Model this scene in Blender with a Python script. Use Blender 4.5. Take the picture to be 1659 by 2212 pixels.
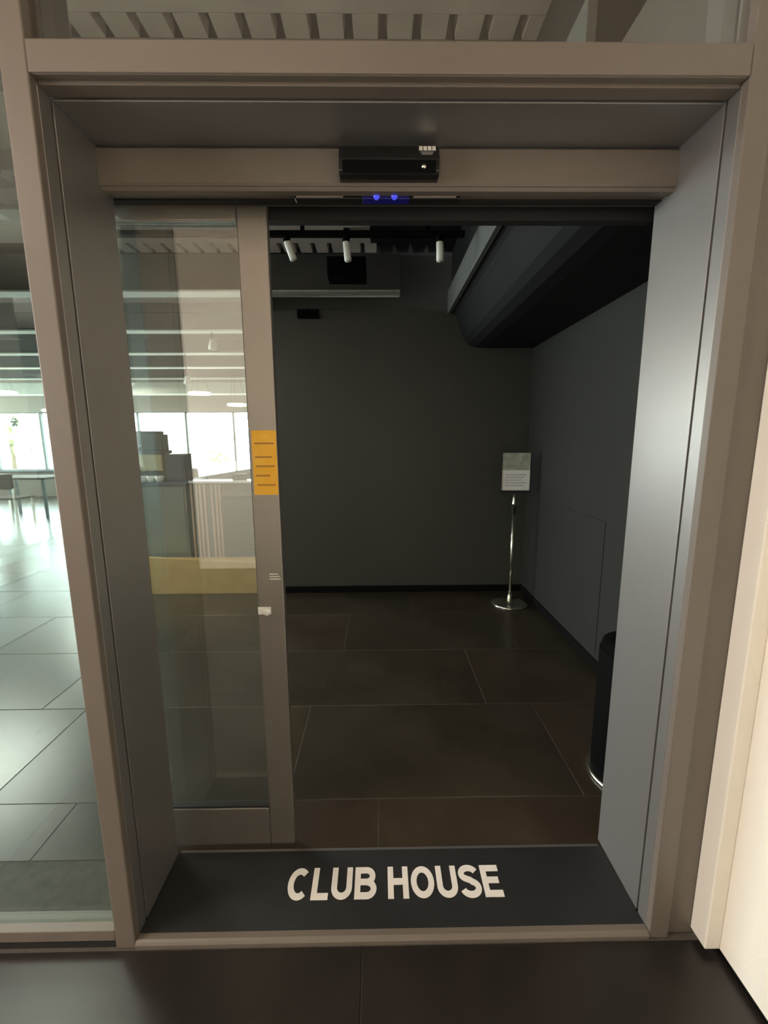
import bpy, bmesh, math, random
from mathutils import Vector, Matrix
for o in list(bpy.data.objects): bpy.data.objects.remove(o)
S = bpy.context.scene
COL = S.collection
random.seed(4)

# ------------------------------------------------------------------ camera
cd = bpy.data.cameras.new('camera'); cam = bpy.data.objects.new('camera', cd); COL.objects.link(cam)
S.camera = cam
PITCH, ROLL, YAW, FPX = 0.168, -0.005, 0.0124, 936.6
fw = Vector((math.sin(YAW)*math.cos(PITCH), math.cos(YAW)*math.cos(PITCH), -math.sin(PITCH)))
rt = Vector((math.cos(YAW), -math.sin(YAW), 0)); up = rt.cross(fw)
r2 = rt*math.cos(ROLL)+up*math.sin(ROLL); u2 = -rt*math.sin(ROLL)+up*math.cos(ROLL)
cam.matrix_world = Matrix(((r2.x,u2.x,-fw.x,0),(r2.y,u2.y,-fw.y,-0.9994),(r2.z,u2.z,-fw.z,1.4),(0,0,0,1)))
cd.sensor_fit = 'VERTICAL'; cd.sensor_height = 24.0; cd.lens = 24.0*FPX/2212
cd.clip_start = 0.02; cd.clip_end = 200
cd.dof.use_dof = True; cd.dof.focus_distance = 1.6; cd.dof.aperture_fstop = 1.9

# ------------------------------------------------------------------ world, exposure, large lights
w = bpy.data.worlds.new('world'); S.world = w; w.use_nodes = True
nt = w.node_tree; nt.nodes['Background'].inputs[0].default_value = (0.95,1.0,0.98,1)
nt.nodes['Background'].inputs[1].default_value = 24.0
S.view_settings.view_transform = 'Standard'; S.view_settings.look = 'None'
S.view_settings.exposure = 0.0; S.view_settings.gamma = 1.0; S.view_settings.use_curve_mapping = False

def area(name, loc, rot, sx, sy, power, col=(1,1,1), portal=False):
    l = bpy.data.lights.new(name, 'AREA'); l.shape = 'RECTANGLE'; l.size = sx; l.size_y = sy
    l.energy = power; l.color = col
    o = bpy.data.objects.new(name, l); COL.objects.link(o); o.location = loc; o.rotation_euler = rot
    if portal: l.cycles.is_portal = True
    return o
H = math.pi/2
area('window_daylight_far', (-6.9,10.12,1.38), (-H,0,0), 8.2, 1.5, 1, portal=True)
area('window_daylight_side', (-11.12,5.0,1.5), (0,-H,0), 1.9, 9.0, 1, portal=True)
area('front_ceiling_light', (-2.2,-1.15,2.78), (0,0,0), 0.6, 0.5, 24, (1.0,0.84,0.70))
area('lobby_side_light', (-3.55,-1.25,1.75), (0,-H,0), 1.5, 1.3, 98, (1.0,0.94,0.88))
area('lobby_rear_fill', (-0.7,-0.95,2.76), (math.radians(-74),0,0), 1.2, 0.3, 54, (1.0,0.86,0.72))  # added fill, no real fitting: brightens the rear wall mirrored in the leaf
area('room_edge_fill', (-2.25,1.25,2.56), (0,0,0), 0.6, 0.6, 26, (1.0,0.95,0.86))  # added fill out of view, lifts the plinth and left side of the room
area('hall_ceiling_light_a', (-4.6,3.6,2.52), (0,0,0), 1.2, 1.2, 150, (1.0,0.93,0.84))
area('hall_ceiling_light_b', (-5.5,7.4,2.52), (0,0,0), 1.2, 1.2, 180, (1.0,0.93,0.84))

# ------------------------------------------------------------------ materials
def mat(name, col, rough=0.5, metal=0.0, noise=0.0, nscale=6.0, bump=0.0, bscale=80.0, col2=None, spec=0.5, emit=None, es=0.0, coat=0.0):
    m = bpy.data.materials.new(name); m.use_nodes = True; t = m.node_tree; b = t.nodes['Principled BSDF']
    b.inputs['Roughness'].default_value = rough; b.inputs['Metallic'].default_value = metal
    b.inputs['Specular IOR Level'].default_value = spec; b.inputs['Coat Weight'].default_value = coat
    b.inputs['Base Color'].default_value = (*col,1)
    tc = t.nodes.new('ShaderNodeTexCoord')
    if noise > 0 or col2:
        n = t.nodes.new('ShaderNodeTexNoise'); n.inputs['Scale'].default_value = nscale; n.inputs['Detail'].default_value = 6
        t.links.new(tc.outputs['Object'], n.inputs['Vector'])
        r = t.nodes.new('ShaderNodeValToRGB'); r.color_ramp.elements[0].position = .3; r.color_ramp.elements[1].position = .7
        c2 = col2 or tuple(c*(1+noise) for c in col); c1 = col if col2 else tuple(c*(1-noise) for c in col)
        r.color_ramp.elements[0].color = (*c1,1); r.color_ramp.elements[1].color = (*c2,1)
        t.links.new(n.outputs['Fac'], r.inputs['Fac']); t.links.new(r.outputs['Color'], b.inputs['Base Color'])
    if bump > 0:
        n2 = t.nodes.new('ShaderNodeTexNoise'); n2.inputs['Scale'].default_value = bscale; n2.inputs['Detail'].default_value = 3
        t.links.new(tc.outputs['Object'], n2.inputs['Vector'])
        bp = t.nodes.new('ShaderNodeBump'); bp.inputs['Strength'].default_value = bump; bp.inputs['Distance'].default_value = .01
        t.links.new(n2.outputs['Fac'], bp.inputs['Height']); t.links.new(bp.outputs['Normal'], b.inputs['Normal'])
    if emit:
        b.inputs['Emission Color'].default_value = (*emit,1); b.inputs['Emission Strength'].default_value = es
    return m
def glass_mat(name, tint, refl):
    m = bpy.data.materials.new(name); m.use_nodes = True; t = m.node_tree
    for n in list(t.nodes):
        if n.type == 'BSDF_PRINCIPLED': t.nodes.remove(n)
    out = [n for n in t.nodes if n.type == 'OUTPUT_MATERIAL'][0]
    tr = t.nodes.new('ShaderNodeBsdfTransparent'); tr.inputs[0].default_value = (*tint,1)
    gl = t.nodes.new('ShaderNodeBsdfGlossy'); gl.inputs['Roughness'].default_value = .012; gl.inputs[0].default_value = (1,1,1,1)
    lw = t.nodes.new('ShaderNodeLayerWeight'); lw.inputs[0].default_value = .5
    pw = t.nodes.new('ShaderNodeMath'); pw.operation = 'POWER'; pw.inputs[1].default_value = 4
    ml = t.nodes.new('ShaderNodeMath'); ml.operation = 'MULTIPLY_ADD'; ml.inputs[1].default_value = .75; ml.inputs[2].default_value = refl
    mx = t.nodes.new('ShaderNodeMixShader')
    t.links.new(lw.outputs['Facing'], pw.inputs[0]); t.links.new(pw.outputs[0], ml.inputs[0]); t.links.new(ml.outputs[0], mx.inputs[0])
    t.links.new(tr.outputs[0], mx.inputs[1]); t.links.new(gl.outputs[0], mx.inputs[2]); t.links.new(mx.outputs[0], out.inputs['Surface'])
    return m
M = dict(
 frame = mat('taupe_powder_coat', (.150,.127,.106), .42, .0, .05, 3, .06, 400),
 reveal = mat('grey_satin_panel', (.31,.30,.29), .37, .72, .04, 2, .03, 300),
 stile = mat('grey_satin_door_metal', (.27,.25,.23), .36, .7, .05, 3, .05, 300),
 gasket = mat('black_rubber', (.012,.012,.012), .7),
 mat_black = mat('black_entrance_plate', (.012,.013,.013), .55, 0, .15, 9, .25, 500),
 letter = mat('white_vinyl', (.80,.76,.70), .5, 0, .04, 30),
 white = mat('white_plaster', (.84,.79,.70), .8, 0, .02, 2, .08, 120),
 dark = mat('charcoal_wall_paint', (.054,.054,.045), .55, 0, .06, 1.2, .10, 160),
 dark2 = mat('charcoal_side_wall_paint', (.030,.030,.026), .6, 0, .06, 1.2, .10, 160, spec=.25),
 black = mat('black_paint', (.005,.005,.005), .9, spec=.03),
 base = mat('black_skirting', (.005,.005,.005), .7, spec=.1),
 soffit = mat('charcoal_soffit_and_deck_shade', (.017,.018,.018), .7, 0, .05, 2, spec=.15),  # soffit's own paint; on the deck it stands for shade
 strip = mat('dull_steel_strip', (.11,.115,.105), .6, 0, .06, 4),
 tile = mat('dark_brown_stone_tile', (.030,.022,.014), .30, 0, .3, 2.2, .03, 30, col2=(.060,.046,.031)),
 tile2 = mat('dark_olive_stone_tile', (.028,.023,.015), .27, 0, .3, 2.0, .03, 30, col2=(.052,.043,.030)),
 grout = mat('pale_grout', (.075,.062,.048), .8, 0, .2, 30),
 floor_out = mat('black_honed_tile', (.013,.011,.009), .33, 0, .3, 3, 0, 40, col2=(.026,.021,.018)),
 deck = mat('galvanised_deck', (.56,.51,.46), .5, .0, .12, 4),
 deck_dark = mat('deck_void', (.02,.02,.018), .8),
 beam = mat('dark_steel_beam', (.085,.080,.072), .6, 0, .1, 3),
 flange = mat('pale_steel_flange', (.50,.50,.43), .5, 0, .08, 5),
 plaster = mat('beige_ceiling_plaster', (.42,.36,.30), .8, 0, .05, 2),
 hall = mat('hall_wall_paint', (.30,.26,.22), .7, 0, .06, 2),
 chrome = mat('brushed_chrome', (.80,.77,.68), .22, 1.0, .05, 20),
 winframe = mat('window_frame_grey', (.10,.11,.11), .5),
 wood = mat('pale_oak_board', (.66,.43,.16), .45, 0, 0, 7, .1, 90, col2=(.76,.52,.23)),
 slat = mat('pale_wood_slat', (.55,.43,.36), .5, 0, .1, 12),
 counter = mat('grey_green_counter_panel', (.20,.23,.215), .5, 0, .06, 3),
 cabinet = mat('slate_cabinet', (.07,.085,.085), .5, 0, .12, 8),
 white_top = mat('white_worktop', (.88,.88,.88), .12, coat=.6),
 navy = mat('navy_cabinet', (.05,.08,.12), .5, 0, .06, 5),
 beige = mat('beige_enamel', (.50,.45,.27), .4, 0, .04, 5),
 steel = mat('dark_machine_steel', (.09,.11,.11), .35, .4, .1, 8),
 cup = mat('white_porcelain', (.82,.84,.82), .3),
 yellow = mat('yellow_sticker', (.80,.42,.02), .6, 0, 0, 25, 0, 0, col2=(.85,.50,.06)),
 sensor = mat('gloss_black_plastic', (.010,.010,.011), .22, 0, 0, 1, 0, 0, coat=.5),
 label = mat('printed_label_white', (.72,.70,.62), .6, 0, .1, 60),
 labelg = mat('printed_label_grey', (.20,.20,.18), .6),
 pale = mat('pale_sensor_plastic', (.30,.25,.20), .5),
 blue = mat('blue_sensor_window', (.004,.004,.05), .3, emit=(.02,.02,.6), es=.05),
 led = mat('blue_led', (.02,.02,.3), .3, emit=(.08,.10,1.0), es=.7),
 lamp_white = mat('white_spotlight_body', (.75,.75,.70), .4),
 glow = mat('warm_lamp_glow', (1,.9,.7), .4, emit=(1.0,.86,.62), es=9),
 paper = mat('white_printed_paper', (.92,.90,.88), .6, 0, .03, 30),
 picture = mat('green_grey_printed_picture', (.24,.26,.20), .6, 0, 0, 16, 0, 0, col2=(.52,.54,.46)),
 table = mat('dark_table_top', (.05,.045,.04), .7, spec=.2),
 lowwall = mat('brown_grey_low_wall', (.13,.11,.09), .8, 0, .06, 2),
 foliage = mat('leaf_green', (.20,.26,.10), .8, 0, .3, 5),
 bark = mat('bark', (.15,.11,.08), .9),
 ground = mat('pale_paving', (.45,.45,.42), .9, 0, .1, 1),
 glass = glass_mat('door_glass', (.90,.95,.92), .15),
 glass2 = glass_mat('facade_glass', (.86,.95,.92), .09),
 glass4 = glass_mat('transom_glass', (.95,.95,.93), .09),
 glass3 = glass_mat('window_glass', (.95,.98,.98), .03),
)

# ------------------------------------------------------------------ helpers
def link(name, me, m=None, parent=None):
    o = bpy.data.objects.new(name, me); COL.objects.link(o)
    if m is not None and me is not None: me.materials.append(m)
    if parent is not None: o.parent = parent
    return o
def bm_box(bm, a, b):
    x0,y0,z0 = [min(p,q) for p,q in zip(a,b)]; x1,y1,z1 = [max(p,q) for p,q in zip(a,b)]
    v = [bm.verts.new(p) for p in ((x0,y0,z0),(x1,y0,z0),(x1,y1,z0),(x0,y1,z0),(x0,y0,z1),(x1,y0,z1),(x1,y1,z1),(x0,y1,z1))]
    for f in ((0,3,2,1),(4,5,6,7),(0,1,5,4),(1,2,6,5),(2,3,7,6),(3,0,4,7)): bm.faces.new([v[i] for i in f])
def fin(bm, name, m, parent=None, bevel=0.0, smooth=False, seg=2):
    if bevel > 0:
        bmesh.ops.bevel(bm, geom=list(bm.edges), offset=bevel, segments=seg, affect='EDGES', profile=.5)
    bmesh.ops.recalc_face_normals(bm, faces=list(bm.faces))
    me = bpy.data.meshes.new(name); bm.to_mesh(me); bm.free()
    if smooth:
        for p in me.polygons: p.use_smooth = True
    return link(name, me, m, parent)
def box(name, a, b, m, parent=None, bevel=0.0):
    bm = bmesh.new(); bm_box(bm, a, b); return fin(bm, name, m, parent, bevel)
def boxes(name, L, m, parent=None, bevel=0.0):
    bm = bmesh.new()
    for a,b in L: bm_box(bm, a, b)
    return fin(bm, name, m, parent, bevel)
def lathe(name, prof, m, parent=None, loc=(0,0,0), seg=40, axis=None):
    bm = bmesh.new(); rings = []
    for r,z in prof:
        rings.append([bm.verts.new((r*math.cos(2*math.pi*i/seg), r*math.sin(2*math.pi*i/seg), z)) for i in range(seg)])
    for A,B in zip(rings, rings[1:]):
        for i in range(seg): bm.faces.new((A[i],A[(i+1)%seg],B[(i+1)%seg],B[i]))
    if prof[0][0] > 1e-4: bm.faces.new(rings[0][::-1])
    if prof[-1][0] > 1e-4: bm.faces.new(rings[-1])
    if axis is not None:
        q = Vector((0,0,1)).rotation_difference(Vector(axis).normalized()); bmesh.ops.rotate(bm, verts=bm.verts, matrix=q.to_matrix(), cent=(0,0,0))
    bmesh.ops.translate(bm, verts=bm.verts, vec=loc)
    o = fin(bm, name, m, parent)
    for p in o.data.polygons: p.use_smooth = len(p.vertices) == 4
    return o
def prism(name, poly, ax, v0, v1, m, parent=None, bevel=0.0, smooth=False):
    # poly of 2-D points extruded along axis ax between v0 and v1
    bm = bmesh.new()
    def P(p, v):
        return {'x':(v,p[0],p[1]), 'y':(p[0],v,p[1]), 'z':(p[0],p[1],v)}[ax]
    A = [bm.verts.new(P(p,v0)) for p in poly]; B = [bm.verts.new(P(p,v1)) for p in poly]
    n = len(poly); bm.faces.new(A); bm.faces.new(B[::-1])
    for i in range(n): bm.faces.new((A[i],B[i],B[(i+1)%n],A[(i+1)%n]))
    return fin(bm, name, m, parent, bevel)
def thing(name, loc, label, cat, group=None, rz=0):
    o = bpy.data.objects.new(name, None); COL.objects.link(o); o.location = loc; o.rotation_euler = (0,0,rz)
    o.empty_display_size = .05
    tag(o, label, cat, group); return o
def tag(o, label=None, cat=None, group=None, kind=None):
    if label: o['label'] = label
    if cat: o['category'] = cat
    if group: o['group'] = group
    if kind: o['kind'] = kind
    return o
def struct(o, label=None, cat=None):
    return tag(o, label, cat, None, 'structure')
def sempty(name, label, cat):
    o = bpy.data.objects.new(name, None); COL.objects.link(o); return struct(o, label, cat)

# dimensions (metres)
XL, XR, ZT, D, YB, XW = -.685, .755, 2.115, .26, 2.84, 1.319

# ------------------------------------------------------------------ floors (tiles in a 1/3 running bond)
fl = boxes('floor', [((-11.2,-.005,-.06),(1.6,10.2,-.0012)), ((-5.2,-5.2,-.06),(1.6,-.005,-.03))], M['grout'])
struct(fl, 'dark stone tiled floor of the room and the hall beyond the doorway', 'floor')
box('entrance_bed', (-5.2,-5.2,-.029), (1.6,-.0055,-.002), M['gasket'], fl)
def floor_tile_mesh(name, lx, ly, m):
    g = .0022
    bm = bmesh.new(); bm_box(bm, (g,g,-.012), (lx-g,ly-g,0))
    bmesh.ops.bevel(bm, geom=[e for e in bm.edges if all(v.co.z > -.001 for v in e.verts)], offset=.0012, segments=1, affect='EDGES')
    me = bpy.data.meshes.new(name); bm.to_mesh(me); bm.free(); me.materials.append(m); return me
LX, LY = 1.176, .609
tm = [floor_tile_mesh('floor_tile', LX, LY, M['tile']), floor_tile_mesh('floor_tile', LX, LY, M['tile2'])]
offs = [-.01, -.37, .567, -.24, .27, -.12, .48, .1]
far = bmesh.new(); nt_ = 0
for i in range(17):
    y0 = -.112 + .609*i if i else -.112
    off = offs[i % 8]
    k0 = -9
    for k in range(k0, 3):
        x0 = off + k*LX
        if x0 > 1.35 or x0 < -11.0: continue
        if i == 0:
            # first row is cut at the threshold line
            a = .263
            b = y0+LY
            bx = box('floor_tile', (x0+.0022,a,-.012), (min(x0+LX,1.6)-.0022,b-.0022,0), M['tile'], fl)
            continue
        if i <= 8 and x0 > -7.5:
            o = bpy.data.objects.new('floor_tile', tm[(i*7+k*3) % 2]); COL.objects.link(o); o.parent = fl; o.location = (x0,y0,random.uniform(-.0006,.0006))
        else:
            bm_box(far, (x0+.0022,y0+.0022,-.012), (x0+LX-.0022, min(y0+LY,10.1)-.0022, 0))
o = fin(far, 'distant_floor_tiles', M['tile2'], fl); o['kind'] = 'stuff'
for (y0,y1,off) in ((-.60,-.0065,-.055),(-1.2,-.60,-.47),(-1.8,-1.2,.12),(-2.4,-1.8,-.2),(-3.0,-2.4,.3)):
    for k in range(-4,2):
        x0 = off + k*1.2; x1 = min(x0+1.2, .930)
        if x1 - x0 < .05: continue
        box('entrance_floor_tile', (x0+.0015,y0+.0015,-.012), (x1-.0015,y1-.0015,0), M['floor_out'], fl, .001)

# ------------------------------------------------------------------ room shell
wb = box('wall_back', (-1.085,YB,0), (1.6,YB+.12,2.45), M['dark']); struct(wb, 'charcoal painted back wall of the dark entrance room', 'wall')
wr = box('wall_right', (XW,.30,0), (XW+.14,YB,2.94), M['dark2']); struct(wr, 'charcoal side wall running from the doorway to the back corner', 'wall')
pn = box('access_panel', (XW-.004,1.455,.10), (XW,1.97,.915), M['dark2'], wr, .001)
bb = prism('baseboard_back', [(YB,0),(YB-.012,0),(YB-.012,.055),(YB-.008,.06),(YB,.06)], 'x', -1.085, XW, M['base']); struct(bb, 'black skirting along the foot of the charcoal back wall', 'skirting')
br = prism('baseboard_right', [(XW,0),(XW-.012,0),(XW-.012,.055),(XW-.008,.06),(XW,.06)], 'y', .32, YB-.012, M['base']); struct(br, 'black skirting along the foot of the charcoal side wall', 'skirting')
# partition behind the back wall, far wall and side wall of the hall
st = boxes('wall_hall_side', [((-1.085,YB+.12,0),(-.98,10.0,2.96)),((-.98,3.06,0),(1.6,3.2,2.96))], M['dark']); struct(st, 'partition closing the hall behind the charcoal wall', 'wall')
WX0 = -3.0; XS = [WX0, -3.58, -4.75, -5.93, -7.11, -8.31, -9.49, -10.67]
wf = boxes('wall_far', [((-11.1,10,2.07),(-.98,10.14,2.96)), ((WX0,10,.66),(-.98,10.14,2.07)), ((-11.1,10,.66),(-10.9,10.14,2.07))], M['hall'])
box('low_wall', (-11.1,10,0), (-.98,10.14,.66), M['lowwall'], wf)
struct(wf, 'far wall of the hall above and below its band of windows', 'wall')
def window(n, x0, x1, z0, z1, y):
    e = sempty('window_%d' % n, 'overexposed window pane in the long band on the far wall', 'window')
    t = .028
    boxes('window_frame', [((x0,y-.02,z0),(x0+t,y+.06,z1)), ((x1-t,y-.02,z0),(x1,y+.06,z1)), ((x0+t,y-.02,z0),(x1-t,y+.06,z0+t)), ((x0+t,y-.02,z1-t),(x1-t,y+.06,z1))], M['winframe'], e)
    box('pane', (x0+t,y+.02,z0+t), (x1-t,y+.028,z1-t), M['glass3'], e)
    box('window_sill', (x0,y-.09,z0-.03), (x1,y-.02,z0), M['winframe'], e)
for n in range(7): window(n+1, XS[n+1], XS[n], .66, 2.07, 10.02)
wl = boxes('wall_left', [((-11.2,0,0),(-11.06,10.1,.5)), ((-11.2,0,2.5),(-11.06,10.1,2.96)), ((-11.2,0,.5),(-11.06,.6,2.5)), ((-11.2,9.4,.5),(-11.06,10.1,2.5))], M['hall'])
struct(wl, 'side wall of the hall holding its tall windows', 'wall')
for n in range(5):
    y0 = .6+n*1.76; y1 = y0+1.76; e = sempty('window_%d' % (n+8), 'tall daylight window in the side wall of the hall', 'window')
    boxes('window_frame', [((-11.16,y0,.5),(-11.08,y0+.04,2.5)), ((-11.16,y1-.04,.5),(-11.08,y1,2.5)), ((-11.16,y0+.04,.5),(-11.08,y1-.04,.54)), ((-11.16,y0+.04,2.46),(-11.08,y1-.04,2.5))], M['winframe'], e)
    box('pane', (-11.13,y0+.04,.54), (-11.12,y1-.04,2.46), M['glass3'], e)

# ------------------------------------------------------------------ ceiling: deck, ribs, beams
ce = boxes('ceiling', [((-11.2,0.02,2.96),(1.6,10.2,3.06))], M['deck_dark'])
struct(ce, 'exposed steel deck ceiling over the room and hall', 'ceiling')
BY = [.97, 1.62, 2.92, 4.22, 5.52, 6.75, 8.1]
prev = .03
for j,b in enumerate(BY+[10.0]):
    gap = .14 if j == 0 else .24 if j == 2 else .02
    x0 = -11.0
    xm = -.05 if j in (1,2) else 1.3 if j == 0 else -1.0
    if b-gap > prev+.02:
        box('deck_sheet', (x0,prev,2.900), (xm,b-gap,2.912), M['deck'], ce)
        if j in (1,2): box('deck_sheet', (xm+.01,prev,2.900), (1.3,b-gap,2.912), M['soffit'], ce)  # same deck in a dark copy: fading light put into its colour
    prev = b
def rib(x, y0, y1, z, m):
    o = prism('deck_rib', [(x-.052,z+.055),(x-.046,z),(x+.046,z),(x+.052,z+.055)], 'y', y0, y1, m, ce); return o
for k in range(20): rib(1.12-.1285*k, .835, .93, 2.900, M['deck'])
for k in range(23):
    x = .60-.13*k; rib(x, 2.68, 2.855, 2.900, M['deck'] if x < -.05 else M['soffit'])  # ribs on the right take the same shade in their colour
for j,b in enumerate(BY):
    xr = 1.3 if j else 1.3
    e = sempty('ceiling_beam', ['steel beam just inside the glass above the door','first dark steel beam across the ceiling inside the doorway','steel beam with a lit-toned lower flange above the charcoal back wall','third hall beam counted from the doorway','fourth hall beam counted from the doorway','fifth hall beam counted from the doorway','hall beam nearest the far windows'][j], 'beam')
    zb = 2.60 if j else 2.78
    x1 = .45 if j == 1 else .19 if j == 2 else (-1.09 if j > 2 else 1.3)
    box('web', (-11.0,b-.02,zb+.012), (x1,b+.02,2.90), M['beam'], e)
    if j: box('flange', (-11.0,b-.075,zb), (x1,b+.075,zb+.014), M['flange'] if j != 1 else M['strip'], e, .002)  # flange paler than its web: light on the lower lip put into colour
    else: box('flange', (-11.0,b-.05,zb), (x1,b+.05,zb+.014), M['beam'], e, .002)
    box('closure_plate', (-11.0,b-.04,2.62 if j==2 else 2.80), (x1,b-.022,2.90), M['beam'], e)
# pale duct and bulkhead over the windows
dk = box('bulkhead', (-11.0,8.6,2.36), (-1.1,8.9,2.60), M['flange'], None, .01); tag(dk, 'pale horizontal duct hung across the hall before the far windows', 'duct')
# soffit with rolled edge in the right half of the dark room
pts = [(.615,2.42),(.640,2.418),(.658,2.40),(.675,2.36),(.70,2.285),(.73,2.215),(.765,2.178),(.82,2.155),(.90,2.15)]
poly = [(.615,2.90),(.615,2.425)] + pts[1:] + [(XW,2.15),(XW,2.90)]
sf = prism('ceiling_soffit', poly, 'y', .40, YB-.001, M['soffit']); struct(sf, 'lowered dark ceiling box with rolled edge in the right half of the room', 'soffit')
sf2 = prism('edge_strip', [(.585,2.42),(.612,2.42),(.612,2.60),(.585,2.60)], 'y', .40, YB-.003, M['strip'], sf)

# ------------------------------------------------------------------ entrance side shell (behind and beside the camera)
ww = sempty('wall_entrance_right', 'bright white wall close beside the door frame on the right', 'wall')
box('wall_face', (.922,-4.6,.022), (1.05,-.04,2.94), M['white'], ww)
box('wall_end', (.880,-.045,.022), (.922,.0115,2.94), M['white'], ww, .003)
b2 = box('baseboard_entrance', (.930,-4.6,0), (1.05,-.02,.022), M['base']); struct(b2, 'recessed black skirting under the bright white wall', 'skirting')
w3 = box('wall_entrance_rear', (-2.1,-3.14,0), (.908,-3.0,2.94), M['white']); struct(w3, 'white wall opposite the doorway', 'wall')
w4 = boxes('wall_entrance_left', [((-5.2,-5.2,0),(1.05,-5.06,2.94)), ((-11.2,-.14,0),(-2.3,0,2.96)), ((.95,.06,0),(1.6,.3,2.96)), ((1.05,-5.06,0),(1.2,0,2.94))], M['dark'])
struct(w4, 'dark walls enclosing the entrance lobby and the ends of the glazed front', 'wall')
w5 = box('wall_lobby_left', (-3.84,-3.7,0), (-3.7,-.14,2.94), M['white']); struct(w5, 'white side wall of the lobby at the far left', 'wall')
w6 = box('wall_lobby_end', (-5.2,-5.2,0), (-5.06,-3.7,2.94), M['dark']); struct(w6, 'dark end wall of the side passage', 'wall')
c2 = box('ceiling_entrance', (-5.2,-5.2,2.86), (1.2,-.02,2.98), M['plaster']); struct(c2, 'beige ceiling of the entrance lobby', 'ceiling')
c3 = box('ceiling_edge', (-11.2,-.14,2.96),(1.6,.03,3.06), M['black']); struct(c3, 'head of the glazed front', 'ceiling')

# ------------------------------------------------------------------ facade frame
fr = sempty('door_1', 'taupe metal frame with deep reveals around the open doorway', 'door frame')
box('post', (-.741,0,0), (-.687,.055,2.94), M['frame'], fr, .003)
box('post', (.757,0,0), (.811,.055,2.94), M['frame'], fr, .003)
box('post', (.811,.012,0), (.90,.055,2.94), M['frame'], fr, .003)
box('transom_rail', (-.687,0,2.118), (.757,.055,2.176), M['frame'], fr, .003)
# reveals: stepped lining with dark grooves
for s,x in ((-1,XL),(1,XR)):
    q = lambda a,b: (x+s*a, x+s*b)
    for (y0,y1,t0,dd) in ((.004,.016,.004,'reveal_edge'),(.020,.056,.001,'reveal_edge'),(.062,D if s<0 else .29,0,'reveal_panel')):
        a,b = q(t0,.05)
        box(dd, (a,y0,.0 if dd=='reveal_edge' else .02), (b,y1,ZT+.0), M['reveal'], fr, .0012)
    a,b = q(.008,.05)
    box('groove', (a,.006,0), (b,D-.01,ZT), M['gasket'], fr)
box('reveal_head_edge', (XL,.004,ZT+.002), (XR,.016,ZT+.03), M['frame'], fr, .001)
box('reveal_head_edge', (XL,.022,ZT-.004), (XR,.056,ZT+.03), M['frame'], fr, .0012)
box('reveal_head_panel', (XL,.062,ZT-.006), (XR,.30,ZT+.03), M['reveal'], fr, .0012)
box('groove', (XL,.01,ZT+.010), (XR,.2,ZT+.028), M['gasket'], fr)
# inner black posts above the header, seen through the glass over the door
box('inner_post', (-.70,.07,2.16), (-.668,.12,2.90), M['gasket'], fr)
box('inner_post', (.735,.07,2.16), (.765,.12,2.90), M['gasket'], fr)
pt = box('transom_pane', (-.687,.024,2.176), (.757,.032,2.94), M['glass4'], fr)
# header cover (operator housing)
hd = sempty('trim_1', 'taupe housing of the sliding door drive above the opening', 'door header')
prism('housing_cover', [(.200,2.026),(.204,2.021),(.30,2.021),(.30,ZT-.008),(.206,ZT-.008),(.200,ZT-.014)], 'x', XL+.0, XR, M['frame'], hd)
prism('housing_cap', [(.207,2.018),(.211,2.013),(.232,2.013),(.232,2.021),(.207,2.021)], 'x', XL, XR, M['frame'], hd)
boxes('guide_track', [((XL-.3,.262,2.016),(XR+.02,.285,2.045)), ((XL-.3,.33,2.0),(XR+.02,.36,2.10)), ((XL-.3,.285,2.085),(XR+.02,.33,2.10))], M['gasket'], hd)
# threshold with lettering
th = sempty('trim_2', 'black threshold plate lettered CLUB HOUSE in white', 'threshold')
box('plate', (XL,.022,0), (XR,D+.004,.020), M['mat_black'], th, .001)
prism('nosing', [(-.004,0),(-.004,.012),(.0,.018),(.006,.021),(.0215,.021),(.0215,0)], 'x', XL-.001, XR, M['frame'], th)
box('floor_guide', (XL,D+.006,0), (XR,D+.026,.006), M['reveal'], th, .001)

# lettering: strokes of a bold grotesque, unit height 1
def arc(cx, cy, rx, ry, a0, a1, n=14):
    return [(cx+rx*math.cos(math.radians(a0+(a1-a0)*i/n)), cy+ry*math.sin(math.radians(a0+(a1-a0)*i/n))) for i in range(n+1)]
Wd = .205; h = Wd/2
LET = {
 'C': (.80, [arc(.40,.5,.40-h,.5-h,48,312,22)]),
 'L': (.62, [[(h,1),(h,h),(.60,h)]]),
 'U': (.76, [[(h,1),(h,.36)]+arc(.37,.36,.37-h,.36-h,180,360,14)+[(.74-h,1)]]),
 'B': (.78, [[(h,0),(h,1)], [(h,1-h)]+arc(.42,(1-h+.52)/2,.22,(1-h-.52)/2,90,-90,10)+[(h,.52)], [(h,.52)]+arc(.43,(.52+h)/2,.25,(.52-h)/2,90,-90,10)+[(h,h)]]),
 'H': (.76, [[(h,0),(h,1)],[(.74-h,0),(.74-h,1)],[(h,.52),(.74-h,.52)]]),
 'O': (.86, [arc(.42,.5,.42-h,.5-h,0,360,28)]),
 'S': (.74, [arc(.36,.735,.27,.18,20,90,6)[0:]+arc(.36,.735,.27,.18,90,250,10)+[(.40,.52)]+arc(.36,.285,.28,.20,70,-90,10)+arc(.36,.285,.28,.20,-90,-165,7)]),
 'E': (.68, [[(h,0),(h,1)],[(h,1-h),(.66,1-h)],[(h,.52),(.60,.52)],[(h,h),(.66,h)]]),
}
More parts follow.
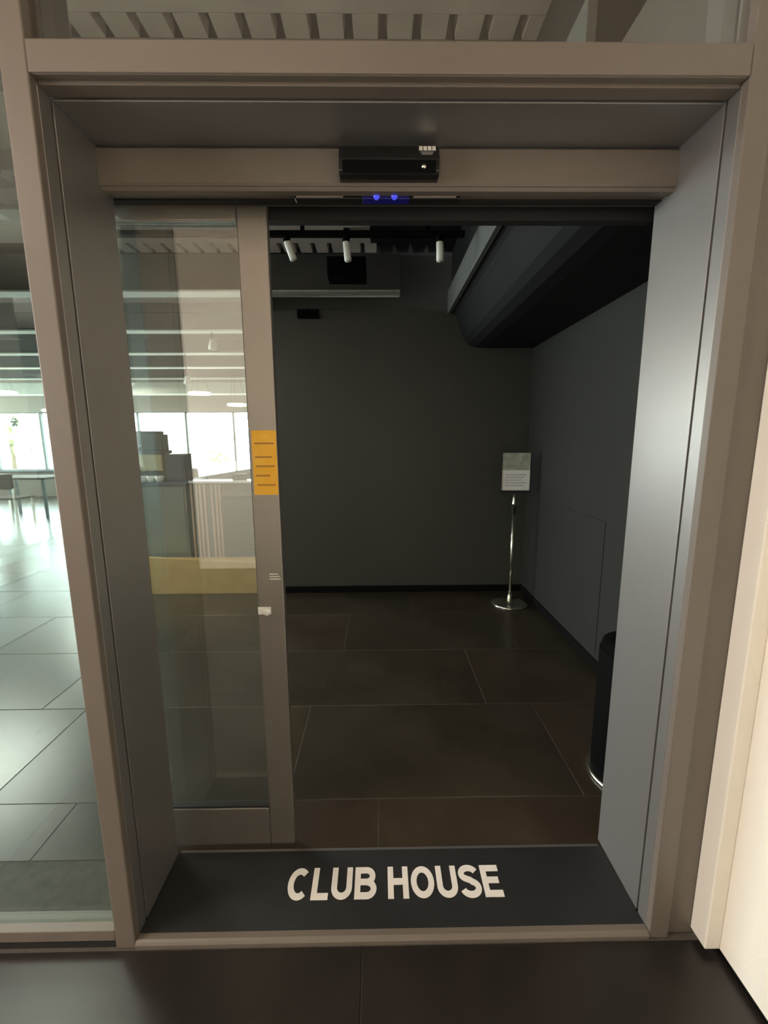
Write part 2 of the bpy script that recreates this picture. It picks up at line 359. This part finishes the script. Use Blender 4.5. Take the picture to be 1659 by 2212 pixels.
def stroke(bm, pts, w, T, z0, z1):
    P = [Vector(p) for p in pts]
    q = [P[0]]
    for p in P[1:]:
        if (p-q[-1]).length > 1e-4: q.append(p)
    closed = (q[0]-q[-1]).length < 1e-3
    if closed: q = q[:-1]
    n = len(q); L = []; R = []
    for i in range(n):
        a = q[(i-1)%n] if (i > 0 or closed) else None
        b = q[(i+1)%n] if (i < n-1 or closed) else None
        d1 = (q[i]-a).normalized() if a is not None else None
        d2 = (b-q[i]).normalized() if b is not None else None
        if d1 is None: d1 = d2
        if d2 is None: d2 = d1
        n1 = Vector((-d1.y,d1.x)); n2 = Vector((-d2.y,d2.x)); m = (n1+n2).normalized()
        s = w/2/max(.5, m.dot(n1)); L.append(q[i]+m*s); R.append(q[i]-m*s)
    top = [(bm.verts.new((*T(l),z1)), bm.verts.new((*T(r),z1))) for l,r in zip(L,R)]
    bot = [(bm.verts.new((*T(l),z0)), bm.verts.new((*T(r),z0))) for l,r in zip(L,R)]
    rng = range(n) if closed else range(n-1)
    for i in rng:
        j = (i+1)%n
        bm.faces.new((top[i][0],top[i][1],top[j][1],top[j][0])); bm.faces.new((bot[i][0],bot[j][0],bot[j][1],bot[i][1]))
        bm.faces.new((top[i][0],top[j][0],bot[j][0],bot[i][0])); bm.faces.new((top[i][1],bot[i][1],bot[j][1],top[j][1]))
    if not closed:
        bm.faces.new((top[0][0],bot[0][0],bot[0][1],top[0][1])); bm.faces.new((top[-1][0],top[-1][1],bot[-1][1],bot[-1][0]))
TX0, TX1, TY0, TY1 = -.293, .378, .103, .203
word = 'CLUB HOUSE'; gapl = .075; total = sum((LET[c][0] if c != ' ' else .26)+gapl for c in word)-gapl
sx = (TX1-TX0)/total; x = TX0
for c in word:
    if c == ' ': x += (.26+gapl)*sx; continue
    wd, strokes = LET[c]; bm = bmesh.new()
    for si,sp in enumerate(strokes):
        stroke(bm, sp, Wd, lambda p: (x+p[0]*sx, TY0+p[1]*(TY1-TY0)), .0200, .0208+.00008*si)
    o = fin(bm, 'letter', M['letter'], th); o['label'] = 'white letter %s' % c
    x += (wd+gapl)*sx

# ------------------------------------------------------------------ sliding glass leaf
lf = sempty('door_2', 'sliding glass door leaf standing half open at the left of the doorway', 'sliding door')
LX0, LX1, y0, y1 = -.95, -.298, .298, .326
box('stile', (-.382,y0,.012), (LX1,y1,2.035), M['stile'], lf, .004)
box('stile', (LX0,y0,.012), (LX0+.05,y1,2.035), M['stile'], lf, .004)
box('bottom_rail', (LX0+.05,y0+.001,.012), (-.382,y1-.001,.155), M['stile'], lf, .003)
box('top_rail', (LX0+.05,y0+.001,1.985), (-.382,y1-.001,2.035), M['stile'], lf, .003)
box('pane', (LX0+.05,y0+.009,.155), (-.382,y0+.017,1.985), M['glass'], lf)
box('glazing_gasket', (LX0+.05,y0+.004,.155), (-.382,y0+.024,.162), M['gasket'], lf)
st_ = box('warning_sticker', (-.372,y0-.0012,1.235), (-.300,y0,1.425), M['yellow'], lf); st_['label'] = 'orange yellow sticker on the stile'
for k,(z,a,b) in enumerate(((1.385,.10,.9),(1.345,.1,.8),(1.318,.12,.9),(1.290,.1,.7),(1.262,.15,.9))):
    box('printed_line', (-.372+.072*a,y0-.0016,z), (-.372+.072*b,y0-.0012,z+.005), mat('sticker_print_orange',(.42,.20,.03),.6) if k == 0 else bpy.data.materials['sticker_print_orange'], st_)
s2 = box('opening_label', (-.343,y0-.001,.966), (-.301,y0,.992), M['labelg'], lf); s2['label'] = 'small grey printed label on the stile'
for k in range(3): box('printed_line', (-.340,y0-.0014,.970+.008*k), (-.305-.004*k,y0-.001,.973+.008*k), M['label'], s2)
lk = thing_lock = lathe('lock_cylinder', [(.0,0),(.012,0),(.0125,.010),(.010,.014),(.0,.014)], M['cup'], lf, (-.352,y0,.868), 20, (0,-1,0)); lk['label'] = 'white lock cylinder and plate'
box('lock_plate', (-.381,y0-.003,.856), (-.340,y0,.881), M['cup'], lk, .002)

# ------------------------------------------------------------------ left fixed glazing
lg = sempty('window_13', 'fixed glass panel of the front to the left of the door frame', 'window')
box('bottom_rail', (-2.25,0,.026), (-.741,.055,.060), M['frame'], lg, .002)
box('rail_base', (-2.25,.004,0), (-.741,.05,.026), M['gasket'], lg)
box('post', (-2.30,0,0), (-2.25,.055,2.94), M['frame'], lg, .003)
box('pane', (-2.25,.024,.060), (-.7445,.034,2.94), M['glass2'], lg)
box('glazing_bead', (-.7445,.018,.060), (-.741,.040,2.94), M['flange'], lg)

# ------------------------------------------------------------------ sensor on the header
sn = thing('motion_sensor', (.031,.20,2.026), 'glossy black motion sensor box mounted on the housing over the doorway', 'sensor')
prism('body', [(0,0),(-.034,0),(-.040,.006),(-.040,.034),(-.026,.066),(-.008,.074),(0,.074)], 'x', -.121, .121, M['sensor'], sn, .002)
prism('lens_window', [(-.0405,.002),(-.0415,.003),(-.0415,.028),(-.0405,.029)], 'x', -.112, .112, M['black'], sn)
lathe('lens', [(0,0),(.006,0),(.005,.003),(0,.004)], M['chrome'], sn, (.083,-.0415,.014), 16, (0,-1,0))
# printed emblem at its right end: blocks of illegible white lettering
nrm = Vector((0,-.032,.014)).normalized()
def face_box(name, xa, xb, t0, t1, m, p):
    A = Vector((0,-.040,.034)); Bv = Vector((0,-.026,.066)); bm = bmesh.new(); v = []
    for lift in (.0002,.0010):
        for (xx,t) in ((xa,t0),(xb,t0),(xb,t1),(xa,t1)):
            q = A.lerp(Bv,t)+nrm*lift; v.append(bm.verts.new((xx,q.y,q.z)))
    for f in ((0,3,2,1),(4,5,6,7),(0,1,5,4),(1,2,6,5),(2,3,7,6),(3,0,4,7)): bm.faces.new([v[i] for i in f])
    return fin(bm, name, m, p)
for k in range(4): face_box('printed_mark', .072+.0105*k, .0805+.0105*k, .62, .98, M['label'], sn)
face_box('printed_mark', .076, .106, .40, .50, M['labelg'], sn); face_box('printed_mark', .078, .104, .25, .34, M['labelg'], sn)

sb = thing('presence_sensor', (.0,.236,2.021), 'slim sensor strip with glowing blue window under the door housing', 'sensor')
box('body', (-.21,0,-.012), (.215,.024,0), M['sensor'], sb, .001)
box('pale_cover', (-.206,-.002,-.010), (-.086,.0,-.001), M['pale'], sb); box('pale_cover', (.095,-.002,-.010), (.205,.0,-.001), M['pale'], sb)
bw = box('blue_window', (-.036,-.004,-.015), (.084,.022,.0), M['blue'], sb, .002); bw['label'] = 'dark blue glowing window'
for xx in (.000,.046): lathe('led', [(0,0),(.009,0),(.007,.004),(0,.005)], M['led'], bw, (xx,-.0035,-.008), 16, (0,-1,-.3))

# ------------------------------------------------------------------ sign stand
ss = thing('sign_stand', (1.118,2.53,0), 'chrome floor sign stand holding a printed notice by the back corner', 'sign stand')
lathe('base', [(.0,.0),(.158,.0),(.160,.006),(.152,.014),(.10,.021),(.04,.027),(.018,.035),(0,.035)], M['chrome'], ss, seg=56)
lathe('foot_cone', [(.0,.030),(.026,.030),(.022,.05),(.013,.10),(0,.10)], M['chrome'], ss)
lathe('pole', [(0,.095),(.0125,.095),(.0125,.80),(0,.80)], M['chrome'], ss)
lathe('collar', [(0,.785),(.017,.785),(.017,.80),(.014,.802),(.014,.812),(.018,.815),(.018,.84),(.014,.85),(0,.85)], M['gasket'], ss)
lathe('upper_pole', [(0,.848),(.016,.850),(.017,.865),(.011,.885),(.0105,.97),(0,.97)], M['chrome'], ss)
sh = boxes('sign_frame', [((-.118,-.012,.955),(.118,.012,.972)), ((-.121,-.010,.965),(-.113,.008,1.286)), ((.113,-.010,.965),(.121,.008,1.286)), ((-.121,-.010,1.280),(.121,.008,1.286)), ((-.113,.0,.97),(.113,.008,1.281))], M['gasket'], ss)
pp = box('notice', (-.113,-.004,.975), (.113,0,1.280), M['paper'], ss); pp['label'] = 'white notice with picture in its upper half'
box('picture', (-.111,-.006,1.140), (.111,-.004,1.277), M['picture'], pp)
for k in range(5): box('text_line', (-.085,-.0055,1.10-.022*k), (.085-.02*(k%3),-.004,1.106-.022*k), mat('notice_print',(.45,.42,.40),.6) if k == 0 else bpy.data.materials['notice_print'], pp)
sh.location.x = pp.location.x = .004
ss.rotation_euler = (0,0,math.radians(-4))

# ------------------------------------------------------------------ black bin, mostly behind the right reveal
bn = thing('waste_bin', (1.045,.60,0), 'black cylindrical bin with chrome foot ring half hidden behind the right reveal', 'bin')
lathe('body', [(0,.012),(.150,.012),(.150,.55),(.143,.56),(0,.56)], M['black'], bn, seg=48)
lathe('foot_ring', [(.0,0),(.160,0),(.165,.006),(.163,.014),(.152,.018),(0,.018)], M['chrome'], bn, seg=48)
lathe('lid', [(.0,.558),(.146,.558),(.140,.58),(.09,.59),(0,.595)], M['black'], bn, seg=48)

# ------------------------------------------------------------------ track with spotlights
tk = thing('lighting_track', (0,1.80,2.575), 'black lighting track hung under the first beam in the dark room', 'lighting track')
box('rail', (-1.6,-.018,0), (.52,.018,.03), M['black'], tk, .002)
for xx in (-.78,-.437,.3): box('hanger', (xx-.012,-.006,.03), (xx+.012,.006,.325), M['black'], tk)
def spot(loc, lean, label, z=0):
    t = thing('track_spotlight', loc, label, 'spotlight', 'white spotlights on the black track')
    lathe('mount', [(0,-.03),(.022,-.03),(.022,0),(0,0)], M['black'], t, seg=20)
    d = Vector(lean).normalized()
    lathe('lamp_body', [(0,0),(.019,0),(.021,.006),(.021,.105),(.017,.11),(0,.112)], M['lamp_white'], t, (0,0,-.024), 24, d)
    return t
spot((-.531,1.80,2.575), (.36,0,-1), 'white spotlight leaning right, nearest the glass door stile')
spot((-.181,1.80,2.575), (.09,0,-1), 'middle white spotlight hanging on the black track')
spot((.374,1.80,2.575), (.02,0,-1), 'white spotlight at the right end of the track near the soffit')
bx_ = thing('speaker_box', (-.22,2.45,2.55), 'black box speaker hung beneath the deck before the back wall', 'speaker')
box('cabinet', (-.14,-.08,0), (.14,.08,.14), M['black'], bx_, .006); box('bracket', (-.02,-.02,.14), (.02,.02,.35), M['black'], bx_)
ex = thing('wall_junction_box', (-.57,2.84,2.385), 'small black junction box at the top of the charcoal wall', 'junction box')
box('case', (-.09,-.05,0), (.09,-.0005,.065), M['black'], ex, .004); lathe('gland', [(0,0),(.012,0),(.012,.02),(0,.02)], M['gasket'], ex, (0,-.025,.065), 16)

# ------------------------------------------------------------------ cafe counter seen through the leaf
pl = thing('counter_plinth', (-2.1,2.83,0), 'long low oak plinth at the end of the charcoal back wall', 'plinth')
prism('front_board', [(-.42,0),(1.02,0),(1.02,.285),(-.42,.375)], 'y', 0, .03, M['wood'], pl, .003)
box('core', (-.41,.031,0), (1.005,.28,.27), M['wood'], pl)
ct = thing('coffee_counter', (-2.33,3.16,0), 'grey green counter standing behind the oak plinth', 'counter')
box('carcass', (-.34,0,0), (.48,.50,.965), M['counter'], ct, .004); box('worktop', (-.36,-.02,.965), (.50,.52,.995), M['navy'], ct, .004)
box('front_panel', (-.32,-.008,.30), (.46,0,.955), M['counter'], ct, .002)
em = thing('espresso_machine', (-2.33,3.42,.995), 'espresso machine with beige front and dark steel top on the counter', 'coffee machine')
box('body', (-.22,-.10,.10), (.20,.14,.26), M['beige'], em, .012)
box('top_tray', (-.22,-.10,.262), (.20,.14,.30), M['steel'], em, .006)
boxes('bean_hopper', [((-.15,-.06,.30),(.19,.10,.46)), ((-.11,-.04,.46),(.16,.08,.49))], M['steel'], em, .008)
box('side_handle', (-.21,-.09,.33), (-.155,-.05,.41), M['cup'], em, .008)
box('drip_tray', (-.22,-.16,0), (.20,.14,.03), M['steel'], em, .004); box('back_plate', (-.22,.06,.03), (.20,.14,.10), M['steel'], em)
for xx in (-.12,.0,.12): lathe('group_head', [(0,0),(.026,0),(.026,.03),(0,.03)], M['chrome'], em, (xx,-.05,.088), 18)
def cup(x, label):
    t = thing('coffee_cup', (x,3.212,.995), label, 'cup', 'cups under the espresso machine')
    lathe('bowl', [(0,0),(.026,0),(.036,.02),(.040,.058),(.037,.058),(.032,.022),(0,.012)], M['cup'], t, seg=24)
    return t
cp = [('leftmost white cup under the espresso machine',-2.275),('middle white cup under the espresso machine',-2.195),('rightmost white cup under the espresso machine',-2.115)]
for l,xx in cp: cup(xx, l)
gb = thing('grinder_cabinet', (-2.0,3.43,.995), 'navy box on the counter right of the espresso machine', 'grinder')
box('case', (-.10,-.10,0), (.06,.14,.25), M['navy'], gb, .006); box('lid', (-.105,-.105,.25), (.065,.145,.262), M['winframe'], gb, .003)
# service counter with slatted front
sc = thing('slatted_counter', (-1.50,3.20,0), 'slatted wood service counter with a white shelf behind the glass door', 'counter')
for xx in (-.318,-.268,-.232,-.190,-.120,-.080,-.046): box('slat', (xx,-.022,.06), (xx+.019,0,.975), M['slat'], sc, .002)
box('backing', (-.318,.0,.02), (-.015,.03,.98), M['counter'], sc)
box('shelf', (-.32,-.04,.985), (.34,.10,1.008), M['white_top'], sc, .003)
cb = box('cabinet', (-.012,-.02,.02), (.335,.09,.855), M['cabinet'], sc, .004)
for k in range(3): box('drawer_front', (-.005,-.030,.06+.262*k), (.328,-.02,.31+.262*k), M['cabinet'], sc, .003)
box('shelf_upright', (-.012,.05,.855), (.335,.09,.985), M['counter'], sc)
it = thing('card_reader', (-1.35,3.23,1.008), 'small dark violet box standing on the white shelf', 'card reader')
box('case', (-.07,-.02,0), (.07,.03,.062), mat('violet_grey_plastic', (.10,.09,.14), .4), it, .006); box('screen', (-.055,-.0215,.012), (.055,-.0200,.05), M['steel'], it)
# long white table set obliquely
tb = thing('white_table', (-2.2,5.1,0), 'long white topped table running obliquely toward the far windows', 'table')
prism('top', [(-.538,.53),(-.385,3.1),(.455,.125),(.256,-1.375)], 'z', .95, 1.0, M['white_top'], tb, .006)
for (xx,yy) in ((-.44,.55),(-.34,2.7),(.38,.1),(.22,-1.15)): box('leg', (xx-.025,yy-.025,0), (xx+.025,yy+.025,.95), M['steel'], tb)
# cafe tables and chairs in the hall beyond the left glass
def cafe_table(x, y, label):
    t = thing('cafe_table', (x,y,0), label, 'table', 'dark cafe tables by the far windows')
    box('top', (-.55,-.35,.70), (.55,.35,.735), M['table'], t, .006)
    for a in (-.48,.48):
        for b in (-.29,.29): box('leg', (a-.02,b-.02,0), (a+.02,b+.02,.70), M['steel'], t)
def chair(x, y, rz, label):
    t = thing('cafe_chair', (x,y,0), label, 'chair', 'dark chairs at the cafe tables', rz)
    box('seat', (-.21,-.2,.43), (.21,.2,.46), M['table'], t, .008); box('backrest', (-.2,.17,.60), (.2,.2,.85), M['table'], t, .008)
    for a in (-.19,.19):
        box('leg', (a-.015,-.19,0), (a+.015,-.16,.43), M['chrome'], t); box('leg', (a-.015,.17,0), (a+.015,.2,.62), M['chrome'], t)
cafe_table(-6.55,7.2,'dark cafe table nearest the left door post'); cafe_table(-8.0,7.6,'dark cafe table further left beneath the far windows')
chair(-6.85,6.36,math.pi,'dark chair with pale legs at the left end of the nearer cafe table'); chair(-6.2,6.36,math.pi,'dark chair with pale legs at the right end of the nearer cafe table')
chair(-8.3,6.78,math.pi,'dark chair with pale legs at the far left cafe table'); chair(-7.65,6.78,math.pi,'dark chair with pale legs between the two cafe tables')
# pendant lamps
def ring(loc, r, label):
    t = thing('ring_pendant', loc, label, 'pendant lamp', 'warm glowing ring lamps in the hall')
    bm = bmesh.new(); n, k = 36, 8; V = []
    for i in range(n):
        a = 2*math.pi*i/n; V.append([bm.verts.new(((r+.017*math.cos(2*math.pi*j/k))*math.cos(a),(r+.017*math.cos(2*math.pi*j/k))*math.sin(a),.017*math.sin(2*math.pi*j/k))) for j in range(k)])
    for i in range(n):
        for j in range(k): bm.faces.new((V[i][j],V[(i+1)%n][j],V[(i+1)%n][(j+1)%k],V[i][(j+1)%k]))
    fin(bm, 'ring', M['glow'], t, smooth=True)
    for a in range(3):
        c = Vector((r*math.cos(a*2.094),r*math.sin(a*2.094),.017)); d = Vector((0,0,2.895-loc[2]))-c
        lathe('cord', [(0,0),(.002,0),(.002,d.length),(0,d.length)], M['gasket'], t, c, 6, d)
ring((-3.17,7.0,2.205), .17, 'warm ring lamp higher of the two seen through the glass door')
ring((-2.52,7.0,2.005), .15, 'warm ring lamp lower of the two seen beside the door stile')
ring((-6.62,7.0,2.24), .15, 'warm ring lamp at the left edge of the picture')
ring((-6.25,6.6,2.19), .14, 'warm ring lamp next to the left door post, upper')
ring((-6.25,7.6,1.96), .14, 'warm ring lamp next to the left door post, lower')
def bspot(loc, label):
    t = thing('beam_spotlight', loc, label, 'spotlight', 'white spotlights hung from the hall beams')
    lathe('lamp_body', [(0,0),(.045,0),(.05,.01),(.04,.10),(0,.11)], M['lamp_white'], t, (0,0,-.11), 20, (.25,-.3,.9))
    lathe('stem', [(0,0),(.008,0),(.008,2.6-loc[2]),(0,2.6-loc[2])], M['gasket'], t, (0,0,0), 8)
bspot((-1.883,4.22,2.52), 'white spotlight under the beam in the middle of the glass door'); bspot((-2.75,5.52,2.30), 'white spotlight lower left in the glass door')
# round emblem on the far window at the left edge of the picture
dc = thing('window_emblem', (-8.97,10.035,1.84), 'round dark blotched emblem on the leftmost far window pane', 'emblem')
for k,(a,b,r) in enumerate(((0,.0,.045),(.07,.02,.035),(-.07,.01,.035),(.035,.075,.035),(-.03,.08,.03),(.04,-.07,.04),(-.04,-.07,.04),(.0,.13,.022))):
    lathe('blot', [(0,0),(r,0),(r,.004),(0,.004)], M['winframe'], dc, (a,0,b), 14, (0,-1,0))

# ------------------------------------------------------------------ outdoors beyond the windows
g = box('ground_outside', (-40,10.3,-.3), (20,80,-.1), M['ground']); struct(g, 'pale paving outside the far windows', 'ground')
def tree(x, y, h_, r, label):
    t = thing('tree', (x,y,-.1), label, 'tree', 'trees outside the far windows')
    lathe('trunk', [(0,0),(.14,0),(.09,h_*.6),(0,h_*.6)], M['bark'], t, seg=10)
    bm = bmesh.new(); rr = random.Random(int(x*10))
    for k in range(90):
        a = rr.uniform(0,6.28); u = rr.uniform(-.8,1); q = math.sqrt(1-min(1,u*u))*r*rr.uniform(.5,1)
        mtx = Matrix.Translation((q*math.cos(a),q*math.sin(a),h_*.75+u*r*.8))
        bmesh.ops.create_icosphere(bm, subdivisions=1, radius=r*rr.uniform(.16,.28), matrix=mtx)
    fin(bm, 'crown', M['foliage'], t)
tree(-9.1,24,.75,.55,'low tree outside the middle far window'); tree(-19,22,2.2,1.6,'taller tree outside the left far windows'); tree(-23,24,1.8,1.5,'bushy tree further left outside the far windows')
